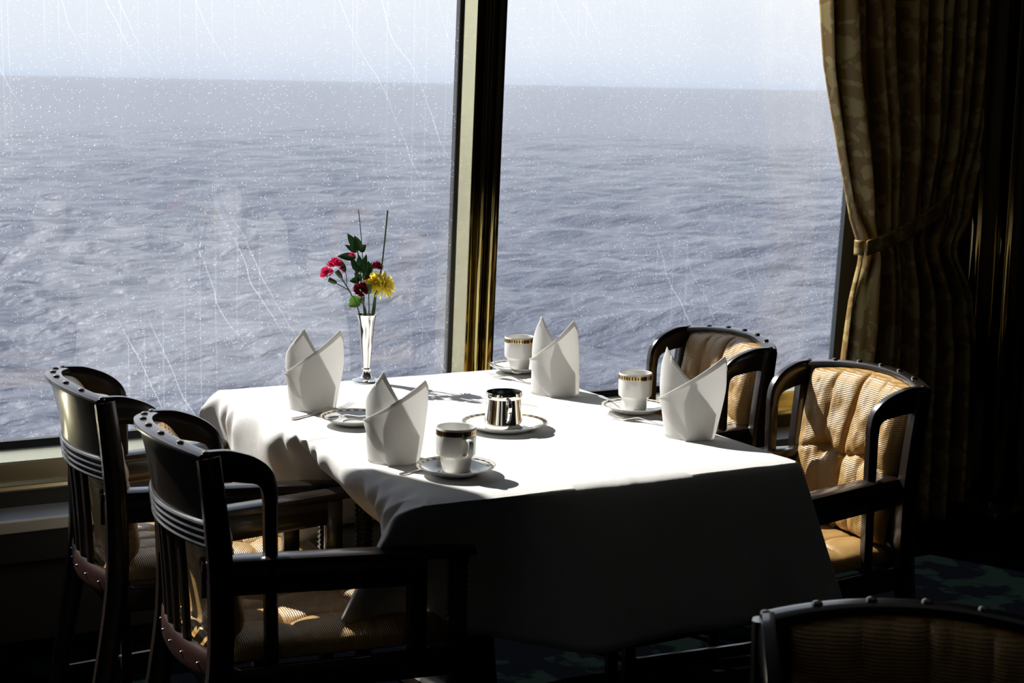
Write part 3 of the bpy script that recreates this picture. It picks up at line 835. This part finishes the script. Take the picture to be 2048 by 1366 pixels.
# ------------------------------------------------------------------ napkins
def napkin(name, xy, rz, S, label, v):
    """local frame: -y faces the camera, x right"""
    bm = bmesh.new()
    H1, H2 = v.get('h1', .188), v.get('h2', .176)
    rb, rm = v.get('rb', .050), v.get('rm', .060)
    lean = v.get('lean', .004)
    def pos(phi, z, off=0.0, top=H1):
        # phi 0 = front(-y), + = right
        s = min(1, z/.10); q = z/.19
        rx = rb+(rm-rb)*math.sin(min(1.0, q*1.15)*math.pi/2) - .012*max(0, q-.55)**1.5*2
        ry = (rb*.92)*(1-.18*q)
        rx += off; ry += off
        x = rx*math.sin(phi); y = -ry*math.cos(phi)
        # slight facets
        rfac = 1+.02*math.sin(3*phi+1+z*14)+v.get('wob', .015)*noise.noise(Vector((phi*1.3, z*16, S)))
        x *= rfac; y *= rfac
        return Vector((x+lean*q, y, z))
    pk = rad(v.get('pk', -42))
    # sheet A : wraps the left front, rises to left peak
    def fA(u, w_):
        phi = rad(-165)+(rad(60)-rad(-165))*u
        if phi < pk: k = ((pk-phi)/(pk-rad(-165)))**.8; h = H1*(1-k)+.055*k
        else: k = (math.sin(phi)-math.sin(pk))/(math.sin(rad(60))-math.sin(pk)); h = H1*(1-k)+.060*k
        z = h*w_
        p = pos(phi, z, 0)
        # pinch toward a point near the peak
        t_ = max(0, z/H1-.55)/.45
        p.y += .012*t_
        return p
    V = grid(bm, fA, 60, 30)
    # sheet B : outer wing from lower left diagonal up to right peak
    a0, aP, a1 = rad(-84), rad(v.get('pr', 66)), rad(215)
    def fB(u, w_):
        phi = a0+(a1-a0)*u
        z0 = .088*max(0, 1-(phi-a0)/rad(78))**1.1
        if phi < aP: k = (math.sin(phi)-math.sin(a0))/(math.sin(aP)-math.sin(a0)); h = .086+(H2-.086)*k
        else: k = (phi-aP)/(a1-aP); h = H2*(1-k**.9)+.06*k**.9
        z = z0+(h-z0)*w_
        off = .0055+.0025*math.sin(math.pi*min(1, u*2))
        p = pos(phi, z, off)
        if w_ > .93 and v.get('curl', 0): p.y -= v['curl']*(w_-.93)/.07*math.exp(-((phi-aP)/.5)**2)
        return p
    grid(bm, fB, 110, 34)
    # hem bands along B's top edge and A's edges (double cloth)
    def fH(u, w_):
        p = fB(min(.62, u*.62), 1-.075*w_*1.0); phi = a0+(a1-a0)*min(.62, u*.62)
        return p+Vector((math.sin(phi), -math.cos(phi), 0))*.0016
    grid(bm, fH, 70, 4)
    def fG(u, w_):
        uu = .54+.34*u
        p = fA(uu, 1-.08*w_); phi = rad(-165)+(rad(60)-rad(-165))*uu
        return p+Vector((math.sin(phi), -math.cos(phi), 0))*.0012
    grid(bm, fG, 30, 4)
    o = obj_from_bm('napkin', bm, napm)
    solidify(o, .0009)
    for p in o.data.polygons: p.use_smooth = True
    o.location = (xy[0], xy[1], TOP); o.rotation_euler = (0, 0, rz)
    tag(o, label, 'napkin', 'folded white napkins standing on the table')
def facing(x, y): return math.atan2(y-EYE.y, x-EYE.x)-math.pi/2
NP = [((-.300, .285), 1.0, dict(h1=.196, h2=.190, rb=.050, rm=.067, pr=66, pk=-22, lean=.004, wob=.02), 'folded white napkin beside the silver bud vase, far left of the table'),
      ((-.345, -.275), 2.0, dict(h1=.189, h2=.170, rb=.050, rm=.062, pr=68, pk=-28, lean=.006, wob=.03), 'folded white napkin behind the nearest coffee cup'),
      ((.330, .235), 3.0, dict(h1=.198, h2=.188, rb=.058, rm=.055, pr=60, pk=-40, lean=-.004, curl=.0, wob=.02), 'folded white napkin on the far side right of the brass window post'),
      ((.350, -.330), 4.0, dict(h1=.200, h2=.185, rb=.052, rm=.072, pr=74, pk=-62, lean=.002, wob=.02), 'folded white napkin at the right edge in front of the leather armchair')]
for xy, S, v, lab in NP:
    napkin('napkin', xy, facing(*xy), S, lab, v)

# ------------------------------------------------------------------ china
def saucer_obj():
    root = empty('saucer')
    bm = bmesh.new()
    prof = [(0, .004), (.026, .004), (.027, .0065), (.030, .0065), (.031, .004), (.040, .0045), (.046, .008), (.056, .0125), (.068, .0165), (.0765, .0195), (.0785, .0198), (.0785, .0185), (.066, .0125), (.050, .005), (.034, .000), (.030, .000), (.028, .002), (0, .002)]
    lathe(bm, prof, 72); obj_from_bm('dish', bm, porc, root)
    bm = bmesh.new(); lathe(bm, [(.0685, .01705), (.0735, .0188)], 72); o = obj_from_bm('rim_band', bm, band_saucer, root); o['label'] = 'gold and dark patterned rim band'
    bm = bmesh.new(); lathe(bm, [(.0770, .02005), (.0785, .02020)], 72); obj_from_bm('gold_rim', bm, gold, root)
    return root
def cup_obj():
    root = empty('coffee_cup')
    bm = bmesh.new(); z0 = .0
    prof = [(0, .004), (.022, .004), (.023, .000), (.026, .000), (.0285, .004), (.0300, .015), (.0315, .026), (.0330, .031), (.0385, .035), (.0395, .040), (.0398, .060), (.0395, .0885), (.0388, .0900), (.0375, .0890), (.0372, .060), (.0368, .040), (.0310, .032), (.0285, .018), (.026, .009), (0, .008)]
    lathe(bm, prof, 64); obj_from_bm('body', bm, porc, root)
    bm = bmesh.new(); lathe(bm, [(.0401, .0770), (.0400, .0845)], 96); o = obj_from_bm('band', bm, band_cup, root); o['label'] = 'dark and gold patterned band below the rim'
    bm = bmesh.new(); lathe(bm, [(.0402, .0758), (.0402, .0770)], 64); lathe(bm, [(.0401, .0845), (.04005, .0858)], 64); obj_from_bm('gold_line', bm, gold, root)
    bm = bmesh.new(); pts = curve_pts([(.037, 0, .071), (.050, 0, .0725), (.0620, 0, .070), (.0655, 0, .058), (.058, 0, .044), (.046, 0, .038), (.037, 0, .038)], 22)
    sweep(bm, pts, (0, 1, 0), prof_rect(.011, .0055, 12, 3)); obj_from_bm('handle', bm, porc, root)
    return root
sa, cu = saucer_obj(), cup_obj()
def place(o, xy, z, rz, label, cat, group=None):
    o.location = (xy[0], xy[1], z); o.rotation_euler = (0, 0, rz); tag(o, label, cat, group); return o
SZ = TOP+.0005
cups = [((-.283, -.440), 'near'), ((.380, -.060), 'right'), ((.390, .530), 'far')]
Ls = ['white saucer with patterned rim under the nearest coffee cup', 'white saucer under the coffee cup beside the right napkin', 'white saucer under the coffee cup in front of the brass window post']
Lc = ['white coffee cup with dark gold band, nearest to the viewer with its handle showing', 'white coffee cup with gold band at the right beside a teaspoon', 'white coffee cup with gold band at the far table edge by the window']
hrot = [rad(-90), rad(80), rad(15)]
for i, (xy, nm) in enumerate(cups):
    s_ = sa if i == 0 else copy_tree(sa); c_ = cu if i == 0 else copy_tree(cu)
    place(s_, xy, SZ, rad(20*i), Ls[i], 'saucer', 'saucers on the table')
    place(c_, xy, SZ+.0067, hrot[i], Lc[i], 'cup', 'coffee cups on the table')
s_ = copy_tree(sa); place(s_, (-.278, .080), SZ, .4, 'empty white saucer with ringed well between the two left napkins', 'saucer', 'saucers on the table')

# plate + creamer
pl = empty('plate'); PX = (.010, -.098)
bm = bmesh.new(); lathe(bm, [(0, .004), (.058, .004), (.064, .006), (.074, .011), (.094, .0165), (.0985, .018), (.0990, .0170), (.090, .0125), (.070, .004), (.062, .000), (.056, .000), (.054, .0015), (0, .0015)], 80); obj_from_bm('dish', bm, porc, pl)
bm = bmesh.new(); lathe(bm, [(.0870, .01470), (.0955, .01720)], 80); o = obj_from_bm('rim_band', bm, band_plate, pl); o['label'] = 'gold and dark patterned rim band'
place(pl, PX, SZ, 0, 'white side plate with patterned rim under the silver creamer', 'plate')
cr_ = empty('creamer')
bm = bmesh.new(); lathe(bm, [(0, .002), (.036, .0), (.0395, .001), (.0400, .005), (.0385, .012), (.0360, .036), (.0340, .056), (.0335, .0605), (.0360, .0615), (.0365, .0635), (.0365, .0725), (.0360, .0745), (.0345, .0742)], 64); obj_from_bm('body', bm, silver, cr_)
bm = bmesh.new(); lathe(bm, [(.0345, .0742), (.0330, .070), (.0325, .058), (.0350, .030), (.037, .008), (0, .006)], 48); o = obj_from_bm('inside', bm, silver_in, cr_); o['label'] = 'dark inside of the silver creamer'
bm = bmesh.new(); pts = curve_pts([(.034, 0, .060), (.043, 0, .064), (.051, 0, .058), (.052, 0, .044), (.047, 0, .030), (.043, 0, .020), (.037, 0, .018)], 20)
sweep(bm, pts, (0, 1, 0), prof_rect(.008, .005, 12, 3)); obj_from_bm('handle', bm, silver, cr_)
cr_.scale = (1.12, 1.12, 1.08); place(cr_, (PX[0]-.003, PX[1]), SZ+.0047, facing(*PX)-math.pi/2+rad(14), 'small polished silver creamer standing on the patterned plate', 'creamer')

# ------------------------------------------------------------------ cutlery
def flat_shape(bm, half, th, zf, along=1):
    """half: list (s, halfwidth); zf(s) height ; builds thin solid"""
    tp, bt = [], []
    for s, hw in half:
        z = zf(s); tp.append([bm.verts.new((s, k*hw, z+th-.3*th*abs(k))) for k in (-1, -.5, 0, .5, 1)]); bt.append([bm.verts.new((s, k*hw, z)) for k in (-1, -.5, 0, .5, 1)])
    for i in range(len(half)-1):
        for j in range(4):
            bm.faces.new((tp[i][j], tp[i+1][j], tp[i+1][j+1], tp[i][j+1])); bm.faces.new((bt[i][j], bt[i][j+1], bt[i+1][j+1], bt[i+1][j]))
        bm.faces.new((tp[i][0], bt[i][0], bt[i+1][0], tp[i+1][0])); bm.faces.new((tp[i][4], tp[i+1][4], bt[i+1][4], bt[i][4]))
    bm.faces.new(tp[0]+bt[0][::-1]); bm.faces.new((tp[-1]+bt[-1][::-1])[::-1])
    bmesh.ops.recalc_face_normals(bm, faces=bm.faces)
def fork_obj():
    root = empty('fork')
    zf = lambda s: .0008+.009*math.exp(-((s-.118)/.030)**2)+(.010*((s-.155)/.05)**2 if s > .155 else 0)
    bm = bmesh.new(); half = [(0, .003), (.003, .0062), (.012, .0072), (.035, .0052), (.07, .0030), (.10, .0026), (.118, .0034), (.128, .0085), (.136, .0115), (.150, .0120), (.158, .0118)]
    flat_shape(bm, half, .002, zf); obj_from_bm('handle', bm, silver, root)
    for k in range(4):
        y = (-1.5+k)*.0063; bm = bmesh.new(); pts = [(s, y*(1-.15*(s-.156)/.05), zf(s)+.001) for s in np.linspace(.156, .203, 8)]
        sweep(bm, pts, (0, 1, 0), prof_rect(.0032, .0016, 8), scale=[1, 1, 1, 1, .95, .9, .75, .4]); obj_from_bm('tine', bm, silver, root)
    return root
def spoon_obj():
    root = empty('teaspoon')
    zf = lambda s: .0008+.008*math.exp(-((s-.09)/.022)**2)
    bm = bmesh.new(); half = [(0, .0026), (.003, .0050), (.010, .0058), (.028, .0040), (.06, .0022), (.088, .0020), (.100, .0026)]
    flat_shape(bm, half, .0018, zf); obj_from_bm('handle', bm, silver, root)
    bm = bmesh.new()
    def fb(u, v):
        a = 2*math.pi*u; r = v; x = .116+.019*r*math.cos(a); y = .0125*r*math.sin(a)*(1+.15*math.cos(a)); return Vector((x, y, .0005+.0065*r*r))
    grid(bm, fb, 28, 8, closed_u=True); bmesh.ops.remove_doubles(bm, verts=bm.verts, dist=1e-6)
    o = obj_from_bm('bowl', bm, silver, root); solidify(o, .001)
    return root
fk = fork_obj(); spn = spoon_obj()
def lay(o, a, b_, z, label, cat, group, tilt=0):
    d = math.atan2(b_[1]-a[1], b_[0]-a[0]); o.location = (a[0], a[1], z); o.rotation_euler = (0, tilt, d); tag(o, label, cat, group)
lay(fk, (-.389, .185), (-.188, .275), TOP, 'silver fork lying behind the empty saucer at the left', 'fork', 'silver forks on the table')
f2_ = copy_tree(fk); lay(f2_, (-.385, -.400), (-.190, -.325), TOP, 'silver fork behind the nearest saucer, only its handle end and tine tips showing', 'fork', 'silver forks on the table')
f3_ = copy_tree(fk); lay(f3_, (.385, -.262), (.300, -.098), TOP, 'silver fork with raised tines in front of the right saucer', 'fork', 'silver forks on the table')
f4_ = copy_tree(fk); lay(f4_, (.345, .315), (.300, .470), TOP, 'silver fork at the far side, tines showing left of the far napkin', 'fork', 'silver forks on the table')
lay(spn, (.378, .030), (.392, -.115), SZ+.018, 'silver teaspoon resting on the right saucer', 'spoon', 'silver teaspoons on saucers', rad(6))
spn.location = (.345, .045, SZ+.024); spn.rotation_euler = (0, rad(8), rad(-78))
s2_ = copy_tree(spn); lay(s2_, (-.226, -.497), (-.256, -.380), SZ+.0205, 'silver teaspoon on the nearest saucer right of the cup', 'spoon', 'silver teaspoons on saucers', 0)
s3_ = copy_tree(spn); lay(s3_, (-.212, .06), (-.30, .085), SZ+.021, 'silver teaspoon on the empty left saucer, its end by the napkin', 'spoon', 'silver teaspoons on saucers', rad(5))
s4_ = copy_tree(spn); lay(s4_, (.322, .575), (.345, .455), SZ+.022, 'silver teaspoon on the far saucer, left of its cup', 'spoon', 'silver teaspoons on saucers', rad(6))

# ------------------------------------------------------------------ vase and flowers
VX = Vector((-.042, .560, TOP))
va = empty('bud_vase'); va.location = VX
bm = bmesh.new(); n8 = 12
prof = [(.001, .0), (.037, .0), (.0375, .002), (.036, .0045), (.026, .007), (.016, .012), (.0105, .020), (.0095, .026), (.0125, .029), (.0125, .033), (.0095, .036)]
lathe(bm, prof, 48); obj_from_bm('foot', bm, silver, va)
bm = bmesh.new(); lathe(bm, [(.0095, .036), (.0105, .045), (.0135, .075), (.0165, .105), (.0190, .135), (.0215, .155), (.0255, .172), (.0262, .174), (.0250, .1745), (.0205, .158), (.018, .135), (.012, .07), (.0, .06)], 12)
o = obj_from_bm('trumpet', bm, silver, va)
tag(va, 'slim polished silver bud vase holding flowers near the window', 'vase')
RV = Vector((r0.x, r0.y, 0)); FV = Vector((math.sin(THETA), math.cos(THETA), 0))
def fp(px, py, dep=0.0):   # arrangement coordinates in mm steps: across, up, back
    return VX+RV*((px-727)*.00126)+Vector((0, 0, (765-py)*.00128))+FV*dep
stem_m = simple('green_stem', (.045, .085, .025), .5)
leaf_m = cloth('dark_green_leaf', (.022, .06, .018), .2)
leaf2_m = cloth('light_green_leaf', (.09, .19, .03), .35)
pink_m = cloth('pink_petals', (.72, .035, .16), .35)
red_m = cloth('dark_red_petals', (.22, .006, .018), .25)
yel_m = cloth('yellow_petals', (.90, .78, .13), .5)
def leafmesh(bm, base, tip, wid, nrm, curl=.1):
    base, tip = Vector(base), Vector(tip); ax = tip-base; L_ = ax.length; t_ = ax.normalized(); nrm = Vector(nrm); s_ = t_.cross(nrm).normalized(); u_ = s_.cross(t_)
    def f(u, v):
        k = u; w_ = 1.25*wid*math.sin(math.pi*min(1, k*.97+.03)**.75)**.9; V_ = -1+2*v
        return base+t_*L_*k+s_*w_*V_+u_*(curl*L_*(math.sin(math.pi*k))+wid*.35*V_*V_)
    grid(bm, f, 10, 5)
def stem(parent, pts, r=.0016, name='stem', m=None):
    bm = bmesh.new(); P = curve_pts(pts, 24); sweep(bm, P, (0.3, 1, .1), prof_round(r, 8)); return obj_from_bm(name, bm, m or stem_m, parent)
def local(parent, pts): return [Vector(p)-parent.location for p in pts]
def carnation(root, c, R_, m, seed, up=(0, 0, 1), name='blossom', n=46):
    rg = random.Random(seed); bm = bmesh.new(); up = Vector(up).normalized(); c = Vector(c)-root.location
    q = up.to_track_quat('Z', 'Y')
    for i in range(n):
        th = rg.random()*6.283; el = rg.random()**.8*rad(88); d = Vector((math.sin(el)*math.cos(th), math.sin(el)*math.sin(th), math.cos(el)*1.05))
        s_ = Vector((-math.sin(th), math.cos(th), 0)); L_ = R_*(.95+.35*rg.random()); wd = R_*.42
        ph = rg.random()*6
        def f(u, v, d=d, s_=s_, L_=L_, wd=wd, ph=ph):
            V_ = -1+2*v; p = d*L_*(.15+.85*u)+s_*wd*V_*u+Vector((0, 0, 1))*(.12*R_*math.sin(V_*7+ph)*u*u)
            p += d*(.10*R_*math.cos(V_*9+ph))*u*u
            return c+q@p
        grid(bm, f, 5, 8)
    return obj_from_bm(name, bm, m, root)
def calyx(root, c, up, L_=.020, r=.0052, m=None):
    c = Vector(c)-root.location; up = Vector(up).normalized(); bm = bmesh.new(); prof = [c-up*L_, c-up*L_*.8, c-up*L_*.4, c]
    sweep(bm, prof, (1, .2, 0) if abs(up.x) < .8 else (0, 1, 0), prof_round(1, 10), scale=[.0016, r*.8, r, r*.95]); obj_from_bm('calyx', bm, m or stem_m, root)
MOUTH = [fp(722, 632, 0), fp(732, 632, .006), fp(738, 632, -.006), fp(717, 633, .005), fp(727, 633, -.008), fp(745, 632, 0)]
DEEP = VX+Vector((0, 0, .10))
# pink carnation spray
r = empty('carnation_spray', MOUTH[3]); B = fp(696, 575, -.01)
stem(r, local(r, [DEEP, fp(712, 625), fp(700, 596, -.008), fp(690, 576, -.010), fp(683, 565, -.012), fp(677, 556, -.012)])); stem(r, local(r, [fp(692, 580, -.010), fp(680, 573, -.012), fp(668, 567, -.014)]), .0013, 'side_stem'); stem(r, local(r, [fp(687, 572, -.011), fp(687, 555, -.01), fp(683, 538, -.008)]), .0010, 'side_stem')
carnation(r, fp(664, 533, -.012), .018, pink_m, 1, (-.1, 0, 1)); carnation(r, fp(649, 550, -.014), .017, pink_m, 2, (-.5, 0, .9)); carnation(r, fp(677, 541, -.010), .009, pink_m, 3, (.4, 0, .6), n=20)
calyx(r, fp(667, 541, -.012), RV*-.58+Vector((0, 0, .8)), .024, .0065); calyx(r, fp(651, 558, -.014), RV*-.88+Vector((0, 0, .42)), .024, .0065)
bm = bmesh.new(); leafmesh(bm, fp(684, 543, -.008)-r.location, fp(676, 520, -.006)-r.location, .0055, -FV); obj_from_bm('leaf', bm, leaf_m, r)
tag(r, 'pink carnation spray leaning left out of the silver vase', 'flower')
# leafy branch
r = empty('leafy_branch', MOUTH[0]); stem(r, local(r, [DEEP, fp(722, 625), fp(716, 580, 0), fp(714, 540, .002), fp(708, 500, 0), fp(703, 482, 0)]), .0015)
for (a, b_, w_, d) in (((709, 497), (688, 466), .0085, .0), ((706, 505), (682, 490), .006, .004), ((705, 515), (668, 513), .0085, -.004), ((712, 500), (702, 470), .009, -.006), ((712, 502), (726, 489), .008, .006), ((716, 540), (712, 508), .008, -.006), ((720, 545), (728, 506), .0075, -.008), ((714, 540), (700, 520), .006, .0), ((722, 560), (738, 524), .008, .004), ((713, 560), (693, 562), .007, -.004), ((716, 560), (702, 545), .007, 0), ((700, 500), (706, 490), .006, -.012), ((712, 530), (706, 548), .006, -.01), ((735, 545), (730, 520), .0065, .0)):
    bm = bmesh.new(); leafmesh(bm, fp(*a, d)-r.location, fp(*b_, d-.003)-r.location, w_, (-FV+Vector((.3*math.sin(a[0]), 0, .35))).normalized()); obj_from_bm('leaf', bm, leaf_m, r)
bm = bmesh.new(); leafmesh(bm, fp(714, 594, -.012)-r.location, fp(692, 612, -.014)-r.location, .0125, -FV); o = obj_from_bm('leaf', bm, leaf2_m, r); o['label'] = 'light green leaf'  # one leaf in a lighter green than the rest
tag(r, 'dark green leafy branch rising behind the pink carnations', 'foliage')
# pink bud
r = empty('carnation_bud', MOUTH[4]); stem(r, local(r, [DEEP, fp(724, 625), fp(712, 580, -.012), fp(705, 540, -.014), fp(701, 525, -.014)]), .0013)
carnation(r, fp(698, 512, -.014), .009, pink_m, 8, (-.2, 0, .8), n=24); calyx(r, fp(700, 519, -.014), RV*-.2+Vector((0, 0, 1)), .026, .0065, leaf_m)
tag(r, 'small half open pink carnation among the dark leaves', 'flower')
# dark red carnations
r = empty('dark_red_carnation', MOUTH[1]); stem(r, local(r, [DEEP, fp(726, 625), fp(721, 605, -.014), fp(719, 592, -.016)]), .0016)
carnation(r, fp(717, 580, -.016), .018, red_m, 11, (-.1, -.6, .5)); calyx(r, fp(720, 592, -.016), (0, 0, 1), .018, .006)
tag(r, 'dark red carnation low in the bunch just above the vase', 'flower')
r = empty('dark_red_carnation', MOUTH[2]); stem(r, local(r, [DEEP, fp(738, 625, 0), fp(744, 580, .012), fp(746, 550, .014)]), .0016)
carnation(r, fp(746, 538, .014), .015, red_m, 12, (.2, .2, 1)); calyx(r, fp(746, 549, .014), (0, 0, 1), .018, .006)
tag(r, 'dark red carnation above the yellow chrysanthemum', 'flower')
r = empty('dark_red_bud', MOUTH[1]+Vector((.002, -.003, 0))); stem(r, local(r, [DEEP, fp(732, 625), fp(733, 600, -.022), fp(733, 580, -.024)]), .0015)
carnation(r, fp(730, 556, -.024), .0075, red_m, 13, (-.2, 0, 1), n=20); calyx(r, fp(733, 565, -.024), RV*-.1+Vector((0, 0, 1)), .026, .0062)
tag(r, 'dark red closed bud in front of the yellow petals', 'flower')
# yellow chrysanthemum
r = empty('yellow_chrysanthemum', MOUTH[5]); stem(r, local(r, [DEEP, fp(742, 628), fp(745, 600, 0), fp(746, 575, 0)]), .0022)
def mum(c, R_, axis, seed, name, n=90):
    rg = random.Random(seed); bm = bmesh.new(); c = Vector(c)-r.location; q = Vector(axis).normalized().to_track_quat('Z', 'Y')
    for i in range(n):
        th = i*2.39996; k = i/n; el = rad(20+80*k); L_ = R_*(.55+.5*k)*(.85+.3*rg.random())
        d = Vector((math.sin(el)*math.cos(th), math.sin(el)*math.sin(th), math.cos(el))); s_ = Vector((-math.sin(th), math.cos(th), 0)); u_ = d.cross(s_)
        cv = rg.uniform(-.25, .3)
        def f(u, v, d=d, s_=s_, u_=u_, L_=L_, cv=cv):
            V_ = -1+2*v; w_ = R_*.105*(math.sin(math.pi*min(.86, .12+u*.74))**.6)
            return c+q@(d*L_*u+s_*w_*V_+u_*(cv*L_*u*u-w_*.5*V_*V_))
        grid(bm, f, 7, 4)
    return obj_from_bm(name, bm, yel_m, r)
mum(fp(744, 566, 0), .032, RV*.15-FV*.75+Vector((0, 0, .55)), 5, 'bloom')
mum(fp(762, 570, -.004), .038, RV*.9-FV*.25+Vector((0, 0, .15)), 6, 'bloom', 70)
tag(r, 'yellow chrysanthemum with spread petals on the right of the bunch', 'flower')
# thin stems
for top, bend, lab in (((709, 420), (717, 500), 'thin dark bare stem standing tall on the left of the flowers'), ((768, 420), (757, 530), 'thicker green bare stem standing tall on the right of the flowers')):
    r = empty('grass_stem', MOUTH[0] if top[0] < 720 else MOUTH[5]); rr = .0011 if top[0] < 720 else .0020
    stem(r, local(r, [DEEP, fp(722 if top[0] < 720 else 740, 620, .006), fp(*bend, .008), fp(*top, .010)]), rr, 'stalk'); tag(r, lab, 'stem')
